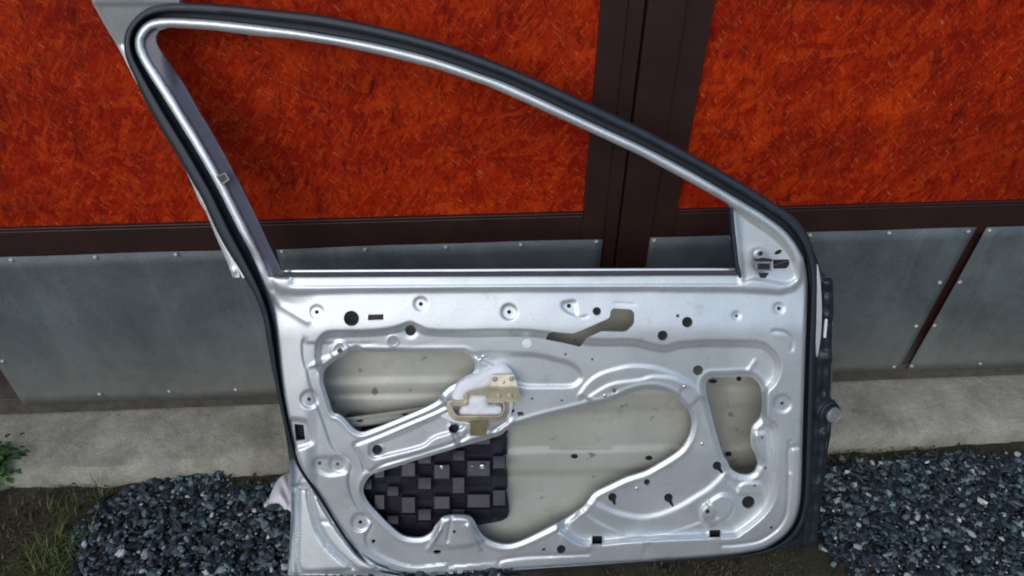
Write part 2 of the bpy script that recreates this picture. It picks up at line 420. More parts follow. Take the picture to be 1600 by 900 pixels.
SILVER = mat_silver(); PRIMER = mat_primer(); OSB = mat_osb(); ZINC = mat_zinc_sheet(); BROWN = mat_brown()
CONC = mat_concrete(); SOIL = mat_soil(); STONE = mat_stone()
RUBBER = mat_plain('black_rubber', (.014, .022, .030), .5, 0, .25, 40, .1, 300)
PLASTIC = mat_plain('dark_plastic', (.014, .020, .025), .38, 0, .3, 30, .12, 150)
PADMAT = mat_plain('moulded_bitumen_pad', (.019, .019, .025), .42, 0, .45, 18, .35, 90, .002)
MATTE = mat_plain('dull_dark_seal', (.05, .055, .07), .8, 0, .2)
BLACK = mat_plain('black_hole_backing', (.006, .007, .008), .6, 0, .2)
FOAM = mat_plain('white_foam', (.76, .77, .80), .8, 0, .06, 30, .4, 60, .003)
GOLD = mat_plain('zinc_chromate_steel', (.60, .54, .38), .42, .35, .3, 26, .15, 90)
OLIVE = mat_plain('olive_felt_tab', (.16, .14, .07), .8, 0, .3, 60, .4, 200)
STEEL = mat_plain('bright_steel', (.62, .64, .66), .32, .8, .12, 60, .05)
RIVET = mat_plain('weathered_rivet', (.42, .45, .45), .5, .4, .3)
CLOTH = mat_plain('white_cloth', (.66, .65, .71), .9, 0, .08, 20, .4, 120, .002)
GREYP = mat_plain('grey_plastic', (.20, .21, .21), .45, 0, .2, 60, .1)

# ------------------------------------------------------------------ the ground and the concrete sill
def ground_mesh():
    xs = np.r_[-60, -20, -15, -12, -10, -8, -6, -4, np.arange(-2.4, 2.6, .02), 4, 6, 8, 10, 12, 15, 20, 60]
    ys = np.r_[-80, -30, -16, -12, -10, -8.5, -7, -6, -5, -4, -3, -1, 0, .3, np.arange(.4, 1.3, .02), 1.4, 2]
    X, Y = np.meshgrid(xs, ys, indexing='ij')
    Z = np.zeros_like(X); rs = np.random.RandomState(3)
    for f, a in ((9, .006), (23, .004), (51, .0025)):
        for q in range(3):
            t = rs.rand()*6.28; Z += a*np.sin(f*(X*math.cos(t)+Y*math.sin(t))+rs.rand()*6)
    Z = Z*.6-.008
    Z[(np.abs(X) > 3) | (Y < .2)] = -.01
    # unseen bank added behind and beside the camera, darkens horizon reflections in the silver
    R_ = np.maximum(-Y-4.5, np.abs(X)-8.); Z += 2.6*ss(R_/5.5)*(Y < .2)
    n, m = X.shape
    V = np.stack([X, Y, Z], -1).reshape(-1, 3)
    Fc = [(i*m+j, (i+1)*m+j, (i+1)*m+j+1, i*m+j+1) for i in range(n-1) for j in range(m-1)]
    mesh('ground', V, Fc, SOIL, kind='structure')
ground_mesh()
def sill():
    xs = np.arange(-3, 3.2, .02); rs = np.random.RandomState(5); rows = []
    ph = rs.rand(12)*6.28
    def wob(x, s): return sum(math.sin(x*f+ph[(i+s) % 12])*a for i, (f, a) in enumerate(((3.1, .006), (7.7, .004), (19, .0025), (43, .0018), (91, .001))))
    for x in xs:
        f = YS+wob(x, 0)
        prof = [(f-.012+wob(x, 3), -.03), (f-.006, .006), (f, .03+wob(x, 5)*.6), (f+.010, .043+wob(x, 7)*.4), (f+.03, .050+wob(x, 2)*.2),
                (f+.07, .051), (f+.12, .050), (YG+.01, .049), (YG+.35, .049), (YG+.35, -.03)]
        rows.append([(x, y, z) for y, z in prof])
    loft('sill', rows, CONC, None, kind='structure')
sill()

# ------------------------------------------------------------------ the gate (two leaves and a cover post)
ZT = 2.35; ZB = .056
def gx(px, py): return float(gate(px, py)[0])
def gz(px, py): return float(gate(px, py)[2])
x_osb_l = gx(926, 167); x_osb_r = gx(1088, 165)
z_osb_l = gz(456, 347); z_osb_r = gz(1330, 323)
z_sh_l = gz(690, 380); z_sh_r = gz(1300, 361)
x_gap1 = gx(998, 118); x_gap2 = gx(1045, 181)
x_g1b = gx(972, 100); x_g2b = gx(1026, 181)
x_s2l = gx(432, 387); x_s2r = gx(940, 385); x_s1l = gx(17, 600)
x_s3l = gx(1013, 372); x_s3r = gx(1524, 357); x_s4l = gx(1541, 353)
z_shb = float((gz(35, 627)+gz(1420, 582))/2)
print('gate', x_osb_l, x_osb_r, z_osb_l, z_osb_r, z_sh_l, z_sh_r, x_gap1, x_gap2, 'sheet bottom', z_shb, 'rail bottom', gz(800, 622))
XL, XR = -2.35, 2.75
def leaf(x0, x1, xin, right, z_osb, z_sh, sheets, rivets, label):
    """x0..x1 leaf limits; xin = inner edge of the board at the centre stile"""
    root = empty('gate_leaf', ((x0+x1)/2, YG, ZB), label=label, cat='gate', group='leaves of the garage gate')
    y0, yb = YG, YG+.045
    sp = []
    ci, co = (x0, x1) if right else (x1, x0)
    lo, hi = sorted((ci, xin)); step_x = x_g2b if right else x_g1b
    # centre stile in two steps
    l2, h2 = sorted((ci, step_x)); l3, h3 = sorted((step_x, xin))
    sp += [(l2, h2, y0+.004, yb, ZB, ZT), (l3, h3, y0, yb-.002, ZB+.002, ZT-.002)]
    a, b = (xin, co) if right else (co, xin)
    a, b = min(a, b), max(a, b)
    if right: a += 0
    sp += [(a+.0005, b, y0+.0015, yb-.004, z_sh-.02, z_osb-.006), (a+.0005, b, y0+.0035, yb-.006, z_osb-.0055, z_osb),   # middle rail and its lip
           (a+.0005, b, y0+.002, yb-.004, ZB+.001, z_shb+.018), (a+.0005, b, y0+.0015, yb-.004, ZT-.08, ZT-.001)]
    out = (b-.07, b+.001) if right else (a-.001, a+.07)
    sp.append((out[0], out[1], y0, yb, ZB, ZT))
    boxes('frame', sp, BROWN, root, bevel=.0018, seg=2)
    boxes('strand_board', [(a-.01, b+.01, y0+.012, y0+.024, z_osb-.01, ZT-.01)], OSB, root)
    boxes('backing_board', [(a-.01, b+.01, y0+.012, y0+.022, ZB+.01, z_sh)], BROWN, root)
    for sx0, sx1, k0, k1 in sheets:
        nx = 40; nz = 14; V = []; rs = np.random.RandomState(int(abs(sx0)*100))
        ph = rs.rand(6)*6
        for iz in range(nz+1):
            for ix in range(nx+1):
                u_ = 1-iz/nz; xa = sx0+k0*u_; xb = sx1+k1*u_; x = xa+(xb-xa)*ix/nx; z = z_shb+(z_sh-z_shb)*iz/nz
                V.append((x, y0-.0035-.0018*(math.sin(x*6+ph[0])*math.sin(z*9+ph[1])+.5*math.sin(x*17+ph[2]+z*8)), z))
        Fc = [(r*(nx+1)+c, r*(nx+1)+c+1, (r+1)*(nx+1)+c+1, (r+1)*(nx+1)+c) for r in range(nz) for c in range(nx)]
        o = mesh('metal_sheet', V, Fc, ZINC, root)
        so = o.modifiers.new('thickness', 'SOLIDIFY'); so.thickness = .0014
    for x, z in rivets:
        lathe('rivet', np.array((x, y0-.005, z)), (0, -1, 0), [(.0052, -.002), (.0050, .0006), (.0038, .0024), (.0015, .0033), (.0001, .0034)], RIVET, root, seg=12)
    return root
def riv(s): return [(float(q[0]), float(q[2])) for q in (gate(x, y, .005) for x, y in T(s))]
rl = riv('C 48,209 406,197 750,185 425,780 722,768 1005,760 12,640 X 441,393 570.6,390.6 697,387 814,383 932,378')
rr = riv('E 80,118 465,107 848,100 950,95 710,347 806,345 594,558 683,556 487,755 573,752 905,740 X 1143,372.4 1022.6,376')
leaf(XL, x_gap1-.003, x_osb_l, False, z_osb_l, z_sh_l, [(x_s1l, x_s2l-.022, 0, 0), (x_s2l, x_s2r, 0, 0)], rl,
     'left leaf of brown garage gate, red board over riveted grey sheets, behind the door frame')
leaf(x_gap2+.003, XR, x_osb_r, True, z_osb_r, z_sh_r, [(x_s3l, x_s3r, 0, gx(1400, 580)-x_s3r), (x_s4l, XR-.08, gx(1415, 580)-x_s4l, 0)], rr,
     'right leaf of brown garage gate with slim brown strip between two riveted grey sheets')
pr_ = boxes('gate_post', [(x_gap1, x_gap2, YG-.006, YG+.05, ZB, ZT)], BROWN, None, bevel=.002, seg=2,
            label='narrow brown steel cover post closing the gap between the two gate leaves', cat='post')

# ------------------------------------------------------------------ the car door
root = empty('car_door', (pl+pr)/2, label='stripped silver car door without glass or trim, leaning against the brown and red gate', cat='car door')

PAIRS = """n 1250,903 1240,915 | n 1000,862 985,880 | n 900,812 885,828 | n 800,722 782,735 | n 700,590 682,602 | n 600,432 580,445 | n 500,262 480,275 |
n 400,130 378,142 | n 325,5 302,15 | k 290,650 255,660 | k 258,500 215,510 | k 222,330 178,340 | k 198,180 148,190 | k 180,30 115,40 | i 165,600 95,610 |
i 150,480 75,500 | i 128,370 58,385 | i 100,260 20,280 | i 60,150 -25,170 | c 720,680 620,740 | c 640,500 510,560 | c 550,320 400,380 | c 470,160 330,210 |
c 390,0 255,55 | b 755,690 620,755 | b 620,450 490,520 | b 480,230 350,300 | b 340,0 215,60 | a 430,540 345,585 | a 365,420 275,450 | a 350,340 265,340 |
a 360,270 275,250 | a 400,205 320,175 | a 460,158 400,90 | a 540,140 500,40 | a 650,137 640,15 | a 900,150 905,22 | a 1200,178 1215,48 | a 1600,232 1625,95 |
d 200,243 225,100 | d 400,280 430,135 | d 600,310 635,178 | d 800,352 845,225 | d 1000,400 1045,275 | d 1200,455 1250,335 | d 1400,520 1455,400 |
d 1600,597 1660,480 | e 200,325 255,215 | e 400,412 460,300 | e 800,600 865,482 | e 1200,785 1265,670 | f 0,228 60,120 | f 400,435 465,335 | f 800,675 870,570 |
f 1000,790 1075,700 | g 560,75 665,0 | g 680,150 790,70 | g 770,235 880,170 | g 835,330 940,290 | g 880,420 970,410 | g 903,520 985,520 | g 910,620 990,620 |
g 908,750 985,750 | g 900,890 980,890 | h 893,250 970,250 | h 885,500 965,500 | h 875,880 955,880 | p 1365,50 1440,50 | p 1360,250 1435,250 | p 1340,420 1410,440 |
p 1280,540 1340,580 | p 1200,620 1240,665 | p 1100,680 1120,715 | p 950,728 955,750 | p 500,765 502,780 | p 0,796 2,810 | o 800,842 802,856 | o 400,870 402,884 | o 0,897 2,910"""
pin = []; pout = []
for s_ in PAIRS.split('|'):
    q = T(s_); pin.append(q[0]); pout.append(q[1])
pin = np.array(pin); pout = np.array(pout)
def cr_closed(p, k=5):
    n = len(p); out = []
    for i in range(n):
        p0, p1, p2, p3 = p[i-1], p[i], p[(i+1) % n], p[(i+2) % n]
        # centripetal-ish: limit the tangents by chord length
        d1 = np.linalg.norm(p2-p1); m1 = (p2-p0)/(np.linalg.norm(p2-p1)+np.linalg.norm(p1-p0))*d1; m2 = (p3-p1)/(np.linalg.norm(p3-p2)+np.linalg.norm(p2-p1))*d1
        for j in range(k):
            t = j/k; h00 = 2*t**3-3*t*t+1; h10 = t**3-2*t*t+t; h01 = -2*t**3+3*t*t; h11 = t**3-t*t
            out.append(h00*p1+h10*m1+h01*p2+h11*m2)
    return np.array(out)
sin_, sout = cr_closed(pin), cr_closed(pout)
def gs(p, s, it):
    for _ in range(it): p = p*(1-s)+(np.roll(p, 1, 0)+np.roll(p, -1, 0))*.5*s
    return p
sin_ = gs(sin_, .5, 14); sout = gs(sout, .5, 14)
OUTL = resample(sin_, 2.4, True)

# openings
OA = T('i 540,790 585,742 650,698 720,652 790,628 850,648 1100,652 1600,652 j 60,652 130,655 180,685 205,725 212,775 195,815 150,860 85,890 l 170,195 100,235 40,300 k 1410,340 1300,398 1100,482 900,560 820,580 760,550 700,485 645,440 600,425 570,340 540,250 522,170')
OD = T('m 815,200 850,152 950,148 1140,140 1200,170 1240,220 1255,290 1255,400 1235,470 1180,530 1165,600 1170,690 1205,760 1222,830 p 1015,40 990,90 940,110 870,100 810,60 780,0 m 950,760 900,600 860,450 825,300')
OC = T('n 840,250 850,180 900,112 970,85 1100,45 1240,0 k 1600,690 l 200,690 500,602 570,555 800,480 1000,430 1100,405 1250,368 m 20,353 130,312 250,265 370,242 480,255 560,290 630,350 680,410 705,480 700,560 670,640 620,710 540,770 440,830 340,885 o 1500,130 1380,185 1250,250 1200,310 1150,370 1000,470 900,520 750,595 640,640 560,655 480,645 400,610 350,560 320,500 285,447 230,430 110,430 50,450 n 1440,465 1400,510 1370,560 1300,600 1200,600 1130,575 1050,510 950,410 880,330')
OE = T('j 1268,335 1290,308 1430,318 1455,345 1455,420 1440,445 1400,485 1370,493 1200,488 1090,538 1035,612 900,580 760,552 785,505 820,490 870,498 980,505 1120,448 1250,390 1265,370')
OW = T('a 870,900 750,680 640,520 560,410 522,340 515,285 545,237 620,217 800,225 1000,240 1300,280 1600,305 d 200,322 400,350 800,435 1200,535 1600,668 e 400,500 800,682 1200,868 f 0,315 400,530 640,665 700,705 g 312,60 325,200 342,350 352,440 358,500 X 1100,419.5 800,420.5 440,422.5 c 880,620 800,460 700,240 580,0 b 860,520 700,240')
OW2 = resample(OW, 3., True)
opens = [smooth(OA), smooth(OD), smooth(OC), resample(OE, 3., True), OW2]
# screw points: centre, dish radius, dish depth, hole radius
SCR = [(495, 487.6, 12, -1.6, 3.2), (657.4, 475, 12, -1.6, 3.2), (795.6, 487.6, 13.5, -2.4, 3.2), (889, 478, 0, 0, 3.4), (1217, 482, 10, -1.2, 3), (1150.6, 493.4, 8, -1, 2.3),
       (1222.4, 630.4, 15, -2.2, 3), (483, 624, 15, -2.6, 3.2), (499.6, 723.6, 0, 0, 3), (527.6, 725.2, 14, -2.4, 2.6), (563, 816, 15, -3.2, 3), (583.6, 845.6, 0, 0, 3.2),
       (1205.4, 824.6, 0, 0, 2.6), (850, 859, 0, 0, 3), (1011, 753.6, 0, 0, 5), (1191, 684, 0, 0, 2.4), (1196, 731.6, 0, 0, 2.2), (1179.6, 759, 0, 0, 2.2), (1106, 799.6, 13, 2.2, 3.4),
       (831.6, 623, 0, 0, 1.8), (878, 625.6, 0, 0, 1.8), (960, 610.4, 6, -1, 3.4), (883.6, 553.6, 0, 0, 1.9), (925.4, 561.4, 0, 0, 1.9), (801, 642, 0, 0, 3), (710, 831, 0, 0, 2.6), (1059, 493.6, 0, 0, 2.6)]
BIG = [(549, 497.6, 12), (641.4, 516.4, 8.5), (614, 532.4, 8.4), (932.6, 486.4, 6.6), (1035.5, 524.5, 8), (1074, 503.5, 8.4), (1090.6, 578.6, 8), (1169.4, 785, 10),
       (708.4, 670.6, 7.5), (589.4, 703, 8), (877, 858.5, 7)]
holes = list(opens)+[circ((c[0], c[1]), c[4]) for c in SCR]+[circ((c[0], c[1]), c[2]) for c in BIG]
SQ = [rrect(925.2, 837.6, 941, 852, .8, -.02), rrect(1108.5, 828.3, 1125.8, 841.5, .8, -.02)]
REC = T('k 297,512 372,518 384,638 312,646')
holes += SQ+[resample(REC, 3., True), rrect(574.8, 491.8, 599.3, 500.6, 1, -.04), circ((531, 548), 5.2, 4, 1, .1), circ((683, 862.6), 6.5, 12, .52), resample(T('l 640,420 685,415 695,445 650,452'), 2.5, True)]
TRI_H = T('g 638,428 768,426 768,470 745,498 640,500'); holes.append(resample(TRI_H, 3., True)); holes.append(circ((1216, 394), 6.5, 12, .5, -.45))
def keyhole(cx, cy, r, tx, ty, tw=2.2):
    a = math.atan2(ty-cy, tx-cx); t = np.linspace(a+.42, a+2*math.pi-.42, 14)
    p = [(cx+r*math.cos(q), cy+r*math.sin(q)) for q in t]
    nx, ny = -math.sin(a)*tw, math.cos(a)*tw
    return np.array(p+[(tx-nx*.8, ty-ny*.8), (tx+nx*.8, ty+ny*.8)])
holes += [keyhole(957, 777, 6.8, 961.5, 790), keyhole(1044.6, 778, 7, 1052, 792), keyhole(1120.5, 728, 7, 1129, 740)]

R_POLY = smooth(T('i 455,640 465,580 495,525 560,485 700,478 900,472 1050,455 1150,425 1210,415 1280,438 1360,468 1600,475 j 300,472 600,472 780,488 980,505 1090,540 1250,548 1450,548 1600,585 A 380,372 450,352 h 100,255 300,255 540,265 620,305 680,375 705,450 695,530 660,610 605,670 m 1300,360 1310,470 1360,500 1385,570 p 1172,0 1172,200 1150,320 1080,430 980,520 900,575 830,607 400,625 0,648 o 1300,668 1220,668 1150,665 1070,630 990,570 950,505 X 900,700 740,720 705,680 700,640 640,600 540,600 k 525,170 i 500,850 465,770'), step=6)
U_POLY = resample(T('i -200,-300 60,0 120,150 170,200 300,215 700,200 1600,190 j 1600,185 g 0,690 250,690 500,700 700,715 820,680 885,600 905,450 1100,450 1200,-1800 X 100,-100'), 12., True)
Q_POLY = smooth(T('j 130,648 640,650 850,690 980,730 1045,790 1065,860 l 1150,180 1080,232 900,238 650,225 500,100 300,0'), step=6)
ARM = smooth(T('k 878,720 890,670 1000,625 1150,560 1450,428 l 150,400 230,540 0,625 k 1300,695 1000,772 930,790 885,765'), step=5)
ARM2 = smooth(T('k 1500,360 1380,420 1150,515 950,600 785,665 770,690 830,790 868,885 1000,828 1300,740 1600,640 l 250,585'), closed=False, step=5)
S1 = smooth(T('i 365,575 368,680 395,790 k 400,80 420,180 470,330 530,500 590,670 650,750 720,790 742,850 n 722,130 740,250 800,370 890,470 902,510 860,580 868,650 950,720 1100,790 1250,820 1480,800 1500,830'), closed=False, step=6)
TRIP = smooth(T('g 345,30 480,112 600,190 700,270 770,350 820,450 850,560 820,600 740,635 600,612 480,598 400,620 385,520 365,300'), step=6)
LPK = smooth(T('k 215,480 330,458 400,475 432,530 462,640 440,685 340,722 270,705'), step=5)
DB = smooth(T('k 430,820 450,775 520,757 700,770 740,830 735,900 n 700,110 560,128 450,70'), step=5)
TAB = smooth(T('n 1350,640 1410,530 o 15,440 100,415 240,415 300,470 345,560 395,625 330,665 180,695 0,690'), step=5)
BOSS = smooth(T('p 555,410 580,360 640,300 740,245 820,270 858,340 830,430 760,500 660,520 580,500'), step=5)
TP = smooth(T('p 850,245 885,170 1030,158 1065,200 1072,275 950,282 870,270'), step=5)
JB = smooth(T('j 880,300 885,260 930,245 1000,243 1012,300 1015,372 930,350'), step=4)
DR = smooth(T('m 1180,600 1210,575 1290,578 1302,700 1300,800 1235,800 1195,720'), step=5)
AR1 = smooth(T('l 1130,270 1200,180 1300,115 1450,72 m 250,58 400,68 550,112 700,195 790,280'), closed=False, step=6)
AR2 = smooth(T('l 1200,300 1300,235 1400,192 1600,165 m 400,140 550,150 650,190'), closed=False, step=6)
ARC1 = smooth(T('o 1180,290 1250,330 1400,400 1600,440 p 250,418 400,360 520,290 640,215 740,120'), closed=False, step=6)
ARC2 = smooth(T('o 1150,385 1250,470 1400,545 1500,588 p 60,590 150,615'), closed=False, step=6)
ARC3 = smooth(T('p 180,610 350,555 480,515 560,485'), closed=False, step=6)
ARC4 = smooth(T('o 960,515 1000,570 1070,625 1140,655 1215,655'), closed=False, step=6)
ARC5 = smooth(T('o 1000,480 1050,540 1120,590 1215,610'), closed=False, step=6)
GRV = [(smooth(T('p 1270,-150 1265,100 1255,300 1240,420 1190,510 1110,580 1010,630 850,655 740,660'), False, 6), -2.2, 2.2),
       (smooth(T('o 500,800 515,775 700,747 1000,737 1200,728'), False, 6), -1.6, 2.4),
       (smooth(T('m 1470,880 1465,730 1490,695 1590,690'), False, 6), -1.5, 3),
       (smooth(T('h 640,188 720,195 770,230 790,280 785,330'), False, 5), -1.6, 2.2),
       (T('i 130,200 200,290 300,350 400,410'), 1.6, 5), (T('j 1010,375 1040,385 1085,372'), -1., 1.5),
       (T('n 1435,540 1350,690'), 4., 2.6), (T('o 250,510 345,690'), 4., 2.6), (T('o 135,440 95,630'), -1.6, 1.3), (T('n 1530,440 1495,630'), -1.6, 1.3),
       (T('j 1300,270 1460,275'), -.7, 1.2), (T('p 620,310 700,440'), -2, 2), (T('h 500,420 445,500'), 1.5, 3), (T('l 510,570 600,490'), 2, 4), (T('l 450,570 560,500'), -2, 2.5)]
BELT_X = [-2, 0, 3, 3.6, 9, 10, 22.5, 25, 26]
BELT_H = [1.5, 1.5, 3.4, 3.4, -4, -4, -3, 0, 0]
YT = np.arange(380., 920., 2.)
def soft(xs, ys, s):                       # a profile with rounded corners
    v = np.interp(YT, xs, ys); k_ = np.exp(-.5*(np.arange(-20, 21)*2./s)**2); k_ /= k_.sum()
    return np.convolve(np.pad(v, 20, mode='edge'), k_, 'valid')
RIMP = soft([455, 515, 640, 700, 820, 900], [-11., 1.5, -2.5, -2.5, -7., -12.5], 9)
LEFTP = soft([455, 515, 780, 900], [-11., 1., 11., 8.], 12)
def h_inner(p):
    x, y = p[:, 0], p[:, 1]; h = np.zeros(len(p))
    h += pit(p, R_POLY, -17, 11)
    h += pit(p, U_POLY, 5.5, 11)
    # bead round the window frame: distance from the outer edge
    d, _, _ = seg_dist(p, OUTL, True)
    dw, _, _ = seg_dist(p, OW2, True); hw = np.minimum(np.where((x < 450) & (y > 60), 7.4, 8.2), np.maximum((d+dw)/2, 5))
    q = np.clip((d-hw)/hw, -1, 1); bead = (8-3.8*ss((y-40)/60.)*ss((470-x)/40.))*np.sqrt(np.maximum(0, 1-q*q))-2*ss(d/(2*hw))
    mk = ss((452-y)/30.)*(1-ss((x-1240)/14.)*ss((y-400)/40.)); h += bead*mk
    edge = 1-mk; h += -6*edge*(1-ss(d/4.))      # rolled outer edge of the panel
    # pillar channel falls off towards the opening
    lp = (x < 452)*ss((438-y)/10.); h += lp*(-17*np.clip(1-dw/24., 0, 1)*ss((np.minimum(x-250, y-75))/30.))
    h += -4*ss((450-y)/8.)*(1-ss(dw/3.))*(1-lp)*(x > 1140)
    # belt rail
    yb = y-(423.5-(x-440)*.0045); bm = ss((x-447)/14.)*ss((1163-x)/12.)
    h += np.interp(yb, BELT_X, BELT_H)*bm*(yb < 27)
    h += pit(p, TRIP, -5, 7)
    for c, d_ in ((S1, -3.6),): h += step(p, c, d_, 3.6, 70, -1)+ridge(p, c, -2.4, 1.9)
    h += pit(p, Q_POLY, -5, 8)
    h += pit(p, ARM, -6.5, 4); h += ridge(p, ARM2, -4.2, 2.4)
    h += step(p, AR1, 3.2, 5, 70, 1)+step(p, AR2, 2.6, 5, 60, 1)
    h += step(p, ARC1, 5, 12, 45, 1)+step(p, ARC2, 3.4, 6, 26, 1)+step(p, ARC3, 2.6, 7, 25, 1)+step(p, ARC4, 2.4, 5, 14, 1)+step(p, ARC5, -2.2, 5, 10, 1)
    h += pit(p, LPK, -6, 8)+pit(p, DB, -3.6, 6)+pit(p, TAB, 6, 7)+pit(p, BOSS, 6, 7)+pit(p, TP, 4, 5)+pit(p, JB, -2.6, 4)+pit(p, DR, 4, 5)
    for c in SCR:
        if c[2]: h += disc(p, c, c[2], c[3]*1.45, 2.9)
    h += disc(p, (531, 548), 17, 4, 5)+disc(p, (531, 548), 10, -1.5, 3)+disc(p, (641, 516), 15, -2.5, 7)+disc(p, (708, 670), 11, 1.5, 3)+disc(p, (589, 703), 13, 2.2, 4)
    h += disc(p, (614, 532), 11, 2, 4)
    for ln, a_, hw_ in GRV: h += ridge(p, ln, a_*1.6, hw_)
    for k_, ww in ((0, 5.), (1, 8.), (2, 6.)):
        do, _, _ = seg_dist(p, opens[k_], True); h += -4.0*(1-ss(do/ww))
        h += 1.2*np.exp(-((do-ww-2)/2.2)**2)
    lf = ss((500-x)/28.); h += (1-lf)*np.interp(y, YT, RIMP)+lf*np.interp(y, YT, LEFTP)
    h += np.interp(x, [425, 500, 620], [-13, 0, 0])*ss((y-440)/40.)
    # the stamping is never quite flat
    h += .30*np.sin(x*.031+1)*np.sin(y*.043)+.10*np.sin(x*.11+y*.07)*np.sin(x*.023-y*.05)
    return h
inner = hf_mesh('inner_panel', OUTL, holes, h_inner, 2.2, SILVER, root, rim=4.5)
PILLAR_SHADE = mat_plain('pillar_shade_grey', (.12, .12, .145), .5, .15, .12, 60, .15, 260)  # painted shade: dark grey for the silver pillar channel turned from the light
inner.data.materials.append(PILLAR_SHADE)
def pillar_shade_faces():
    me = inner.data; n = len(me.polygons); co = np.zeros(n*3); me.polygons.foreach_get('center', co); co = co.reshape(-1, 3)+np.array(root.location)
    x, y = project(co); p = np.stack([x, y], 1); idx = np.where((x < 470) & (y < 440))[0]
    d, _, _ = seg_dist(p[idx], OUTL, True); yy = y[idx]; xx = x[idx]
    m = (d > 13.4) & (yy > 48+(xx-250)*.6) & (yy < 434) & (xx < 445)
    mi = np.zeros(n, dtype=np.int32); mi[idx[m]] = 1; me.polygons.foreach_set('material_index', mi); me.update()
pillar_shade_faces()
print('inner verts', len(inner.data.vertices))

# seal round the door: closed loft, rubber
prof = [(0.0, -5), (0.07, -16), (.36, -18), (.40, -4), (.44, 3), (.50, 5.6), (.62, 6.4), (.8, 6.2), (.9, 4.8), (.97, 2), (1., -3), (1., -14)]
rows = []
for a_, b_ in zip(sin_, sout):
    wpx = np.linalg.norm(b_-a_); sc_ = min(1, wpx/16.)
    rr_ = []
    for t, hh in prof:
        q = a_+(b_-a_)*t; rr_.append(P(q[0], q[1], hh*sc_-(1-sc_)*3))
    rows.append(rr_)
loft('weather_seal', rows, RUBBER, root, closed_u=True)

# outer skin with its side walls
SH = T('X 396,456 404,476 411.6,497 415,520 419,542 424,572 430,598 436,628 443,662 448,690 452,720 453,750 454,780 455,810 453,840 451,870 449,894 452,898 500,899 600,900 700,897 900,885 1100,868 1240,853 1268,846 1279,800 1286,730 1294,680 1300,600 1301,520 1304,480 1303,440 1285,430 1277,405 1255,400 1150,434 800,435 440,436')
shr = resample(SH, 6., True); top = P(shr[:, 0], shr[:, 1], -12.)
lv = [-12, -30, -48, -56]; rows = []
cen = top.mean(0)
for k_, wv_ in enumerate(lv):
    ins = (0, .0, .003, .012)[k_]
    rows.append(top-NZ*(wv_+12)*-.001+(cen-top)/np.linalg.norm(cen-top, axis=1)[:, None]*ins)
loft('side_wall', rows, SILVER, root, closed_v=True)
bk = rows[-1]; bx, by = project(bk); skin_o = np.stack([bx, by], 1)
sl_ = lambda s: smooth(T(s), False, 8)
def h_skin(p):
    x, y = p[:, 0], p[:, 1]; h = np.full(len(p), -62.)
    dd, _, _ = seg_dist(p, skin_o, True)
    h += -42*ss((x-1070)/70.)*ss(dd/22.)-18*ss((620-x)/90.)*ss(dd/22.)
    h += -6*ss(dd/120.)
    yy = y+(x-800)*.022                       # pressed lines run slightly uphill to the right
    h += np.interp(yy, [0, 612, 616, 622, 640, 645, 699, 702, 705, 736, 740, 742, 745, 900], [0, 0, 6, 6, 5, 0, 0, -4, 6, 6, 5, -4, 0, 0])
    h += np.interp(yy, [0, 588, 592, 606, 611, 900], [0, 0, 5, 5, 0, 0])
    h += .5*np.sin(x*.021)*np.sin(y*.027+1)
    return h
sk_h = [circ(c, 5.5, 12, .65) for c in ((897.6, 713), (1014, 715.6), (1138, 709.6))]+[circ((1114, 596), 6.5, 12, .45), circ((1154.6, 592), 4, 10, .9)]
hf_mesh('outer_skin', resample(skin_o, 5., True), [], h_skin, 5., PRIMER, root, rim=1.)
for c in sk_h:
    hs = h_skin(c).max()
    slab_poly('slot', c, hs-1, hs+.8, BLACK, root, bevel=0)

# impact beam seen through the left opening
def bar(name, a, b, wd, w0, w1, mat, slots=()):
    a = np.array(a, float); b = np.array(b, float); u = nrm(np.r_[b-a, 0])[:2]; n_ = np.array((-u[1], u[0]))
    rows = []
    for t in np.linspace(0, 1, 24):
        c = a+(b-a)*t; rr_ = []
        for s, hh in ((-1, w0), (-.95, w1-3), (-.8, w1), (-.35, w1), (-.2, w1-3.5), (.2, w1-3.5), (.35, w1), (.8, w1), (.95, w1-3), (1, w0)):
            q = c+n_*s*wd; rr_.append(P(q[0], q[1], hh))
        rows.append(rr_)
    return loft(name, rows, mat, root)
bar('impact_beam', (500, 667), (760, 631), 9, -48, -32, PRIMER)
slab_poly('slot', circ((561.6, 656.4), 5.5, 12, .6), -36, -33.4, BLACK, root, bevel=0)
slab_poly('slot', circ((632, 647), 5, 12, .5), -36, -33.4, BLACK, root, bevel=0)

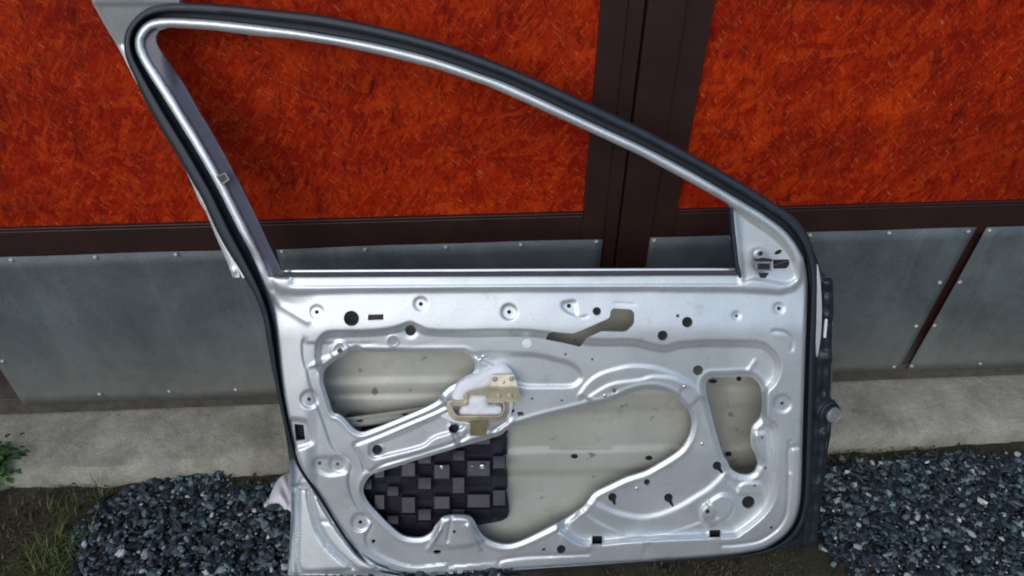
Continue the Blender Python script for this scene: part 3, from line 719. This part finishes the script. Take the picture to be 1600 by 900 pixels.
# sound pad: moulded chequer of blocks
def pad():
    x0, y0, x1, y1 = 560, 690, 796, 836
    cols = [558, 574, 596, 606, 624, 650, 656, 676, 705, 727, 768, 790]; V = []; Fc = []
    rs = np.random.RandomState(11)
    def blk(px0, py0, px1, py1, w0, w1, tl):
        n = len(V); t = 1.6
        for (ax0, ay0, ax1, ay1, ww) in ((px0, py0, px1, py1, w0), (px0+.3, py0+.3, px1-.3, py1-.3, w1-1.4), (px0+t, py0+t, px1-t, py1-t, w1)):
            for qx, qy, lo_ in ((ax0, ay0, 1), (ax1, ay0, 1), (ax1, ay1, 0), (ax0, ay1, 0)): V.append(P(np.array(qx), np.array(qy), ww-(tl*lo_ if ww > w0 else 0)))
        for L in (0, 1):
            for q in range(4): Fc.append((n+L*4+q, n+L*4+(q+1) % 4, n+L*4+4+(q+1) % 4, n+L*4+4+q))
        Fc.append((n+8, n+9, n+10, n+11))
    xs = [548, 567, 583, 603, 625, 651, 655+21, 677+28, 728, 768, 792]
    for ci in range(len(xs)-1):
        cx0, cx1 = xs[ci], xs[ci+1]
        y = 672.0+(8 if ci % 2 else -4)+rs.uniform(-3, 3); k_ = 0
        lim = 822-(4 if ci == len(xs)-2 else 0)+(0 if ci < 8 else -8)
        if ci < 7: lim = 832
        while y < lim-8:
            hgt = rs.uniform(17, 30); hi_ = (k_+ci) % 2 == 0
            ye = min(y+hgt, lim)
            w1 = rs.uniform(-29, -22) if hi_ else rs.uniform(-56, -50)
            g_ = 2.6 if hi_ else .4
            blk(cx0+g_-1.2, y+g_*.6, cx1-g_+1.2, ye-g_*.6, -58, w1, 9. if hi_ else -5.)
            y = ye; k_ += 1
    o = mesh('sound_pad', V, Fc, PADMAT, root); smooth_angle(o, 30)
    b0 = slab_poly('sound_pad_base', smooth(T('X 535,662 600,652 780,640 l 525,750 o 545,60 560,250 578,370 570,430 520,470 330,505 X 640,842 560,820'), step=8), -62, -51, PADMAT, o if False else root)
    for c in ((753.5, 729, 4.2), (690, 729.5, 2.8), (738, 728, 1.5)):
        cc = P(np.array(c[0]), np.array(c[1]), -25.); r_ = c[2]*.00135
        lathe('screw', cc, NZ, [(r_, 0), (r_, .0015), (r_*.75, .0018), (r_*.5, .003), (r_*.3, .0026), (.0001, .0026)], STEEL, root, seg=14)
pad()

# rear lower corner of the shell, outside the seal
CORN = T('k 240,560 258,740 n 262,20 270,200 275,400 265,600 250,860 248,905 400,905 700,905 1000,905 1150,905 1100,885 950,835 850,760 760,660 660,520 560,360 460,210 360,90 k 300,760')
C_IN = smooth(T('n 335,215 410,215 420,300 450,440 500,580 580,690 680,780 755,835 700,860 400,878 340,850 318,780 325,600 330,400'), step=5)
C_IN2 = smooth(T('n 440,215 600,480 800,740 950,845 840,858 760,830 640,720 540,600 470,450 445,330'), step=5)
def h_corner(p):
    h = np.full(len(p), -13.); x, y = p[:, 0], p[:, 1]
    h += -5+.19*(y-830)+.10*(x-500)
    h += pit(p, C_IN, 6, 3.2)+pit(p, C_IN2, 6, 3.2)+ridge(p, C_IN, -6, 2.2)+ridge(p, C_IN2, -3, 2.)
    h += 5*np.exp(-((x-459)/3.)**2)*ss((y-765)/6.)
    h += ridge(p, T('n 275,205 400,208'), -3, 1.6)+ridge(p, T('n 370,130 335,205'), -3, 1.6)+ridge(p, T('n 500,475 590,480'), -2.5, 2)
    d, _, _ = seg_dist(p, np.vstack([T('k 240,560 258,740 n 262,20 270,200 275,400 265,600 250,860 248,905')])); h += -5*(1-ss(d/3.))
    h += -14*ss((y-(898-(x-480)*.045)+2)/5.)
    return h
hf_mesh('rear_corner_panel', resample(CORN, 3., True), [], h_corner, 3., SILVER, root, rim=6.)

# hinge side: dark trim strip, foam box, metal edge, cable boot
HS = resample(T('X 1258,380 1272,392 1278,408 1284,426 1300,436 1303,480 1300,520 1301,580 1299,620 1298,680 1294,700 1287,760 1280,810 1276,845 1262,853 1235,857 1225,853 1245,842 1258,820 1262,780 1264,700 1266,560 1268,460'), 3., True)
def h_hinge(p):
    x, y = p[:, 0], p[:, 1]
    sk = np.interp(y, [400, 560, 700, 850], [0, -1, -8, -24]); xx = x-sk
    h = np.interp(xx, [1262, 1275, 1278, 1281, 1284, 1287, 1292, 1295, 1300, 1304], [-4, -4, -11, -11, -8, -12, -12, -9, -13, -20])
    h += pit(p, rrect(1285, 436, 1303, 502, 3), 9, 2.5)+pit(p, rrect(1284, 548, 1300, 566, 2), 5, 2)+pit(p, rrect(1281, 600, 1292, 616, 2), -5, 2)+pit(p, rrect(1282, 672, 1294, 688, 2), 5, 2)+pit(p, rrect(1272, 752, 1284, 774, 2), 4, 2)
    h += pit(p, rrect(1288, 452, 1300, 462, 1), -3, 1.5)+pit(p, rrect(1288, 478, 1300, 492, 1), -3, 1.5)+1.2*np.sin(y*.21)*np.sin(y*.053)
    return h
hf_mesh('hinge_side_trim', HS, [], h_hinge, 3., PLASTIC, root, rim=25.)
slab_poly('shell_edge', smooth(T('g 984,470 998,500 1012,600 1022,760 1022,900 h 1012,250 986,398 975,300 980,100 g 982,700'), step=4), -3, 3, SILVER, root, bevel=.0015)
slab_poly('label_strip', T('h 1052,62 1070,64 1054,242 1036,240'), -9, -4, FOAM, root)
cb = P(np.array(1291.), np.array(641.), -8.)
ax = nrm(NZ+UX*.28)
lathe('cable_boot', cb, ax, [(.026, -.01), (.026, .002), (.023, .006), (.024, .010), (.020, .012), (.0195, .020), (.0001, .020)], RUBBER, root)
lathe('cable_plug', cb+ax*.019, ax, [(.0165, 0), (.0165, .005), (.0145, .007), (.013, .0055), (.0065, .0055), (.006, .009), (.002, .0095), (.0001, .0095)], GREYP, root)

# outer frame sheet behind the seal (top corner and rear edge)
OF = T('a 15,-90 20,20 120,200 240,400 340,600 440,780 530,900 b 470,470 560,650 660,880 c 310,210 400,430 480,610 520,718 575,718 560,640 460,450 330,190 b 640,640 430,280 280,20 a 420,640 380,500 330,400 330,300 370,230 440,150 560,60 700,30 700,-90')
def h_of(p):
    x, y = p[:, 0], p[:, 1]; h = np.full(len(p), -9.)
    h += 4*ss((8.5-y)/3.)*ss((300-x)/10.)-.62*np.clip(y, -60, 70)
    d, _, _ = seg_dist(p, T('a 15,-90 20,20 120,200 240,400 340,600 440,780 530,900 b 470,470 560,650 660,880 c 310,210 400,430 480,610 520,718')); h += -5*(1-ss(d/3.5))
    h += ridge(p, T('a 95,70 160,190 260,350'), -2.5, 2)
    h += disc(p, (364, 424), 6, 3, 3)+ridge(p, T('c 300,190 345,195'), 1.5, 2)
    return h
hf_mesh('outer_frame', resample(OF, 3., True), [], h_of, 3., SILVER, root, rim=16.)
slab_poly('seal_end_strip', T('c 400,300 412,300 612,722 592,728 520,570'), -6, 1, SILVER, root)
# window run channel on the front edge of the opening and along the belt
slab_poly('glass_run', T('g 305,40 330,30 345,200 362,350 372,450 395,560 385,580 355,510 345,450 330,350 316,200'), -8, 6, RUBBER, root)
slab_poly('belt_seal', T('X 441,426.4 1100,423.6 1152,423.4 1152,431 1100,430.8 441,433.4'), -8, -.5, MATTE, root, bevel=.0015)
# frame clip in the rear channel
slab_poly('frame_clip', T('b 785,680 860,645 900,705 835,750'), -1, 4, GREYP, root, bevel=.0012)
slab_poly('frame_clip_slot', T('b 800,685 852,660 872,700 832,730'), 3.8, 4.4, PLASTIC, root, bevel=0)

# mirror triangle fittings
slab_poly('mirror_backing', rrect(1170, 385, 1246, 440, 6), -22, -14, BLACK, root, bevel=0)
slab_poly('connector', rrect(1180, 409, 1206, 424, 2), 0, 13, GREYP, root, bevel=.0015)
slab_poly('connector_face', rrect(1184, 412, 1203, 421, 1), 12.6, 14, PLASTIC, root, bevel=.0005)
slab_poly('connector_wire', T('g 500,430 560,415 640,430 625,452 500,455'), 2, 9, PLASTIC, root)
slab_poly('connector_foot', T('g 530,535 610,535 580,575 540,570'), 2, 7, PLASTIC, root)
slab_poly('mirror_screw_tab', smooth(T('g 505,365 560,352 590,380 605,420 500,420'), step=4), -2, 6, STEEL, root, bevel=.0015)
cc = P(np.array(1188.), np.array(396.), 6.)
lathe('screw', cc, NZ, [(.0045, 0), (.0045, .001), (.003, .002), (.002, .001), (.0001, .001)], PLASTIC, root, seg=12)

# discs behind the small openings; the black ones paint in the cavity's darkness
for c in ((1035.5, 524.5, 8.2), (1074, 503.5, 8.6), (1169.4, 785, 10.3), (589.4, 703, 8.2), (708.4, 670.6, 7.7), (877, 858.5, 7.2), (957, 777, 7.2), (1044.6, 778, 7.3), (1120.5, 728, 7.3), (1011, 753.6, 5.2), (614, 532.4, 8.6), (932.6, 486.4, 6.9)):
    hh = float(h_inner(np.array([[c[0], c[1]]]))[0])-3.
    m_ = STEEL if c[0] == 614 else BLACK
    o = slab_poly('hole_backing', circ((c[0], c[1]), c[2]+1.0), hh-4, hh-1.5, m_, root, bevel=.001)
for s_ in SQ:
    c = s_.mean(0); hh = float(h_inner(np.array([c]))[0]); q = c+(s_-c)*1.15
    slab_poly('hole_backing', q, hh-9, hh-5, BLACK, root, bevel=0)
slab_poly('latch_block', resample(T('k 285,505 390,515 395,645 300,655'), 6, True), -34, -22, BLACK, root)
slab_poly('latch_lever', T('k 290,520 300,600 306,640 296,640'), -24, -10, STEEL, root)
c = P(np.array(824.), np.array(537.), float(h_inner(np.array([[824., 537.]]))[0]))
lathe('cap', c, NZ, [(.0095, -.001), (.0095, .0012), (.008, .0026), (.003, .0022), (.0001, .003)], FOAM, root, seg=20)
for x, y in ((1069, 604), (1097, 693.6), (995, 763), (945, 618), (750.5, 562.5), (755.5, 557)):
    c = P(np.array(float(x)), np.array(float(y)), float(h_inner(np.array([[float(x), float(y)]]))[0]))
    lathe('rivet', c, NZ, [(.0042, -.001), (.0038, .0008), (.002, .0018), (.0001, .002)], STEEL, root, seg=10)

# white foam and the zinc bracket for the inner handle
def puff(name, pts, w0, amp, parent, st=3.):
    o_ = smooth(pts, step=3.)
    def hf(p):
        d, _, _ = seg_dist(p, o_, True)
        return w0+amp*np.sqrt(np.clip(d/9., 0, 1))+.9*np.sin(p[:, 0]*.35)*np.sin(p[:, 1]*.41)*np.clip(d/5, 0, 1)
    return hf_mesh(name, o_, [], hf, st, FOAM, parent, rim=14.)
puff('foam_remnant', T('l 135,335 165,225 250,155 350,125 430,88 500,60 555,62 600,105 632,190 560,260 420,300 250,340 200,360'), -9, 7, root)
puff('foam_remnant', T('l 40,450 60,410 120,380 140,460 260,500 265,515 130,495 80,470'), -9, 4, root)
puff('foam_remnant', T('l 205,455 212,372 250,340 275,295 400,295 418,368 505,378 522,412 505,458'), -4, 8, root)
puff('foam_remnant', T('l 560,350 605,345 600,400 590,440 570,470 560,430'), -9, 6, root)
def h_br(p): return np.interp(p[:, 1], [584, 588, 603, 606.5, 622, 630], [5, 6.5, 13.5, 13.5, 5.5, 5])
br = hf_mesh('handle_bracket', smooth(T('l 425,215 445,140 470,130 600,128 615,140 640,205 655,240 668,318 660,338 560,345 415,345 408,305 395,292 275,290 258,310 245,345 222,335 225,292 262,262 420,228'), step=2.2),
             [circ((715, 622.), 1.6, 8)], h_br, 2.2, GOLD, root, rim=3.)
LOOP = smooth(T('l 245,350 160,352 112,350 118,400 140,445 180,468 300,472 420,472 500,468 540,440 552,400 552,345'), False, 4)
rows = []
for i in range(len(LOOP)):
    t = LOOP[min(i+1, len(LOOP)-1)]-LOOP[max(i-1, 0)]; t = t/np.linalg.norm(t); n_ = np.array((-t[1], t[0])); r_ = []
    for s, hh in ((-4.6, 1), (-4.6, 12), (-3.8, 13.5), (-2.2, 13.5), (-1.2, 10), (1.8, 4), (4.2, 2), (4.6, -2)):
        q = LOOP[i]+n_*s; r_.append(P(q[0], q[1], hh))
    rows.append(r_)
loft('bracket_loop', rows, GOLD, br)
slab_poly('bracket_tab', T('l 276,486 412,486 400,610 270,606'), 3, 6, OLIVE, root, bevel=.001)
slab_poly('bracket_rib', smooth(T('l 522,180 545,180 548,245 520,245'), step=3), 8.5, 12.5, GOLD, br, bevel=.002)
for q in T('l 467,163 597,160 238,292 492,293 580,293'):
    c = P(np.array(q[0]), np.array(q[1]), 9.)
    lathe('bracket_screw', c, NZ, [(.0052, 0), (.005, .0015), (.0038, .0026), (.0016, .0024), (.0001, .003)], STEEL if q[1] < 600 else GOLD, br, seg=14)

# ------------------------------------------------------------------ gravel
def gravel():
    import bmesh
    bm = bmesh.new(); bmesh.ops.create_icosphere(bm, subdivisions=1, radius=1)
    base = np.array([v.co[:] for v in bm.verts]); fc = np.array([[v.index for v in f.verts] for f in bm.faces]); bm.free()
    nb = len(base); rs = np.random.RandomState(21); V = []; Fc = []; n = 0
    gl = ground(*T('D 700,420 1080,398 1350,395 1500,395 1500,900').T)
    Lp = T('D 640,480 720,440 900,412 1050,408 1090,470 1180,490 1280,470 1400,450 X 800,760 800,905 D 420,1500 370,900 330,800 300,700 400,640 480,565 590,505')
    Rp = T('X 1262,760 1290,735 1330,722 1400,718 1480,708 1540,716 1620,712 1800,700 1900,1000 1380,1000 1335,905 1292,868 1270,800')
    Lg = ground(Lp[:, 0], Lp[:, 1])[:, :2]; Rg = ground(Rp[:, 0], Rp[:, 1])[:, :2]
    def add(poly, cnt, smin, smax, layers=.010):
        nonlocal n
        lo = poly.min(0)-.02; hi = poly.max(0)+.02
        pts = rs.rand(cnt, 2)*(hi-lo)+lo
        pts += 0
        d = sdf(pts, poly)
        keep = d < rs.normal(-.004, .011, cnt); pts = pts[keep]; d = d[keep]
        for (x, y), dd in zip(pts, d):
            s = smin+(smax-smin)*rs.rand()**2.6
            sc_ = np.array((rs.uniform(.7, 1.4), rs.uniform(.6, 1.), rs.uniform(.3, .7)))*s*1.08
            bx_ = base/np.abs(base).max(1, keepdims=True); b = (base*.45+bx_*.55*.8)*(1+rs.uniform(-.26, .26, (nb, 1)))*sc_
            a, c, e = rs.rand(3)*6.28
            Rz = np.array(((math.cos(a), -math.sin(a), 0), (math.sin(a), math.cos(a), 0), (0, 0, 1)))
            e = rs.uniform(-.9, .9); Rx = np.array(((1, 0, 0), (0, math.cos(e), -math.sin(e)), (0, math.sin(e), math.cos(e))))
            b = b @ Rx.T @ Rz.T
            z = rs.uniform(-.004, layers)+.010*min(1, max(0, -dd/.12))
            V.append(b+(x, y, z)); Fc.append(fc+n); n += nb
    add(Lg, 14000, .0028, .0125); add(Rg, 17500, .0028, .0115)
    # the same gravel carries on to the sides and towards the camera, coarser and sparser
    far = np.array(((.3, .45), (1.9, .45), (1.9, -.4), (-1.6, -.4), (-1.6, .45), (-.6, .45)))
    add(far, 3000, .008, .02)
    o = mesh('gravel', np.vstack(V), np.vstack(Fc), STONE, None, flat=True, kind='stuff', label='dark crushed stone spread on both sides of the leaning car door', cat='gravel')
gravel()
def crumbs():                                 # clods and bits lying on the soil
    rs = np.random.RandomState(5); import bmesh
    bm = bmesh.new(); bmesh.ops.create_icosphere(bm, subdivisions=1, radius=1)
    base = np.array([v.co[:] for v in bm.verts]); fc = np.array([[v.index for v in f.verts] for f in bm.faces]); bm.free()
    V = []; Fc = []; n = 0
    for k_ in range(2600):
        x = rs.uniform(-1.3, 1.5); y = rs.uniform(.55, YS)
        s = .0015+.005*rs.rand()**3
        V.append(base*(1+rs.uniform(-.3, .3, (len(base), 1)))*s*rs.uniform(.6, 1.3, 3)+(x, y, rs.uniform(-.008, .004))); Fc.append(fc+n); n += len(base)
    mesh('soil_crumbs', np.vstack(V), np.vstack(Fc), SOIL, None, flat=True, kind='stuff', label='loose brown soil clods scattered in front of the concrete sill', cat='soil')
crumbs()

# ------------------------------------------------------------------ grass and the weed
def blades(spec, mat, name, parent=None, **k_):
    """spec: (x,y,z,h,lean_dir,lean,width)"""
    V = []; Fc = []
    for (x, y, z, hgt, a, lean, wd) in spec:
        n = len(V); k = 6; px_, py_ = -math.sin(a), math.cos(a)
        for i in range(k+1):
            t = i/k; r_ = lean*t*t*hgt; zz = z+hgt*t*(1-.35*lean*t); ww = wd*(1-t)**.6*.5+.0002
            cx_, cy_ = x+math.cos(a)*r_, y+math.sin(a)*r_
            V += [(cx_-px_*ww, cy_-py_*ww, zz), (cx_+px_*ww, cy_+py_*ww, zz)]
        for i in range(k): Fc.append((n+2*i, n+2*i+1, n+2*i+3, n+2*i+2))
    return mesh(name, V, Fc, mat, parent, **k_)
GRASS = mat_leaf('grass_blades', (.03, .065, .010), (.11, .125, .025)); DRY = mat_leaf('dry_moss', (.055, .050, .012), (.10, .10, .03))
LEAF = mat_leaf('weed_leaf', (.025, .075, .015), (.06, .14, .03))
rs = np.random.RandomState(9)
def tuft(px, py, cnt, sx, sy, h0, h1, label, grp):
    c = ground(px, py)
    sp = [(c[0]+np.clip(rs.normal(), -1.8, 1.8)*sx, c[1]+np.clip(rs.normal(), -1.8, 1.8)*sy, -.006, rs.uniform(h0, h1), rs.rand()*6.28, rs.uniform(.3, 1.3), rs.uniform(.0016, .0034)) for _ in range(cnt)]
    blades(sp, GRASS, 'grass_tuft', None, label=label, cat='grass', group=grp)
tuft(88, 868, 230, .032, .025, .015, .055, 'dense yellow green grass tuft at the lower left beside the gravel', 'grass tufts at the gravel edge')
tuft(92, 800, 25, .03, .03, .02, .05, 'thin sparse grass tuft on bare soil below the left end of the sill', 'grass tufts at the gravel edge')
tuft(160, 778, 16, .012, .010, .04, .07, 'few long curved grass blades leaning over the dark gravel edge', 'grass tufts at the gravel edge')
sp = []
for _ in range(2600):
    x = rs.uniform(-1.6, 1.9); y = YS-abs(rs.normal())*.035+.004
    q = project(np.array((x, y, 0)))
    sp.append((x, y, -.008, rs.uniform(.004, .016), rs.rand()*6.28, rs.uniform(.3, 1.5), rs.uniform(.0012, .0026)))
for _ in range(450):
    c = ground(rs.uniform(-40, 130), rs.uniform(775, 900)); sp.append((c[0], c[1], -.008, rs.uniform(.006, .02), rs.rand()*6.28, rs.uniform(.5, 1.5), rs.uniform(.0012, .0026)))
for _ in range(1300):
    c = ground(rs.uniform(950, 1330), rs.uniform(845, 920)); sp.append((c[0], c[1], -.010, rs.uniform(.003, .012), rs.rand()*6.28, rs.uniform(.5, 1.5), rs.uniform(.0012, .0024)))
blades(sp, DRY, 'moss', None, kind='stuff', label='short dry moss and seedlings along the foot of the concrete sill', cat='moss')
def weed():
    c = ground(8, 745); V = []; Fc = []
    r0 = empty('weed_plant', c, label='small bushy green weed growing against the left end of the sill', cat='plant')
    sp_ = []
    for k_ in range(190):
        a = rs.rand()*6.28; rr_ = abs(rs.normal())*.03; z = rs.uniform(.01, .085); L = rs.uniform(.010, .022); W_ = L*.36; tl = rs.uniform(-.5, .6)
        o_ = np.array((c[0]+math.cos(a)*rr_, c[1]+math.sin(a)*rr_, z)); d = np.array((math.cos(a), math.sin(a), tl)); d = nrm(d); s = nrm(np.cross(d, EZ)); u = np.cross(s, d)
        n = len(V); m_ = 6
        for i in range(m_+1):
            t = i/m_; ww = W_*math.sin(math.pi*min(.98, t*.92+.06)); cc_ = o_+d*L*t-EZ*L*.5*t*t
            V += [cc_-s*ww+u*ww*.25, cc_, cc_+s*ww+u*ww*.25]
        for i in range(m_):
            b = n+3*i; Fc += [(b, b+1, b+4, b+3), (b+1, b+2, b+5, b+4)]
        sp_.append((c[0]+rs.normal()*.004, c[1]+rs.normal()*.004, 0, z*1.1, a, rr_/max(z, .02)*.7, .002))
    mesh('foliage', V, Fc, LEAF, r0)
    blades(sp_, GRASS, 'stem', r0)
weed()

# ------------------------------------------------------------------ white rag behind the door
def rag():
    o_ = smooth(T('n 420,60 330,80 262,92 200,118 150,175 110,268 58,356 110,352 178,340 215,385 268,412 350,400 420,380'), step=2.5)
    V2, Fc = tri2d(o_, [], 2.5)
    d, _, _ = seg_dist(V2, o_, True); x, y = V2[:, 0], V2[:, 1]
    z = .006+.022*np.sqrt(np.clip(d/12, 0, 1))+.007*np.abs(np.sin(x*.11+1.3*np.sin(y*.07)+y*.05))+.003*np.sin(y*.16-x*.21+np.sin(x*.19))
    V = np.array([ground(a, b, c) for a, b, c in zip(x, y, z)])
    E = {}
    for f in Fc:
        for a, b in ((f[0], f[1]), (f[1], f[2]), (f[2], f[0])): E[(a, b)] = 1
    bd = [(a, b) for (a, b) in E if (b, a) not in E]; bv = sorted({v for e in bd for v in e}); mp = {v: i+len(V) for i, v in enumerate(bv)}
    back = V[bv].copy(); back[:, 2] = -.004
    mesh('rag', np.vstack([V, back]), [tuple(f) for f in Fc]+[(b, a, mp[a], mp[b]) for a, b in bd], CLOTH, None,
         label='crumpled white rag poking out on the gravel beside the lower left of the door', cat='rag')
rag()
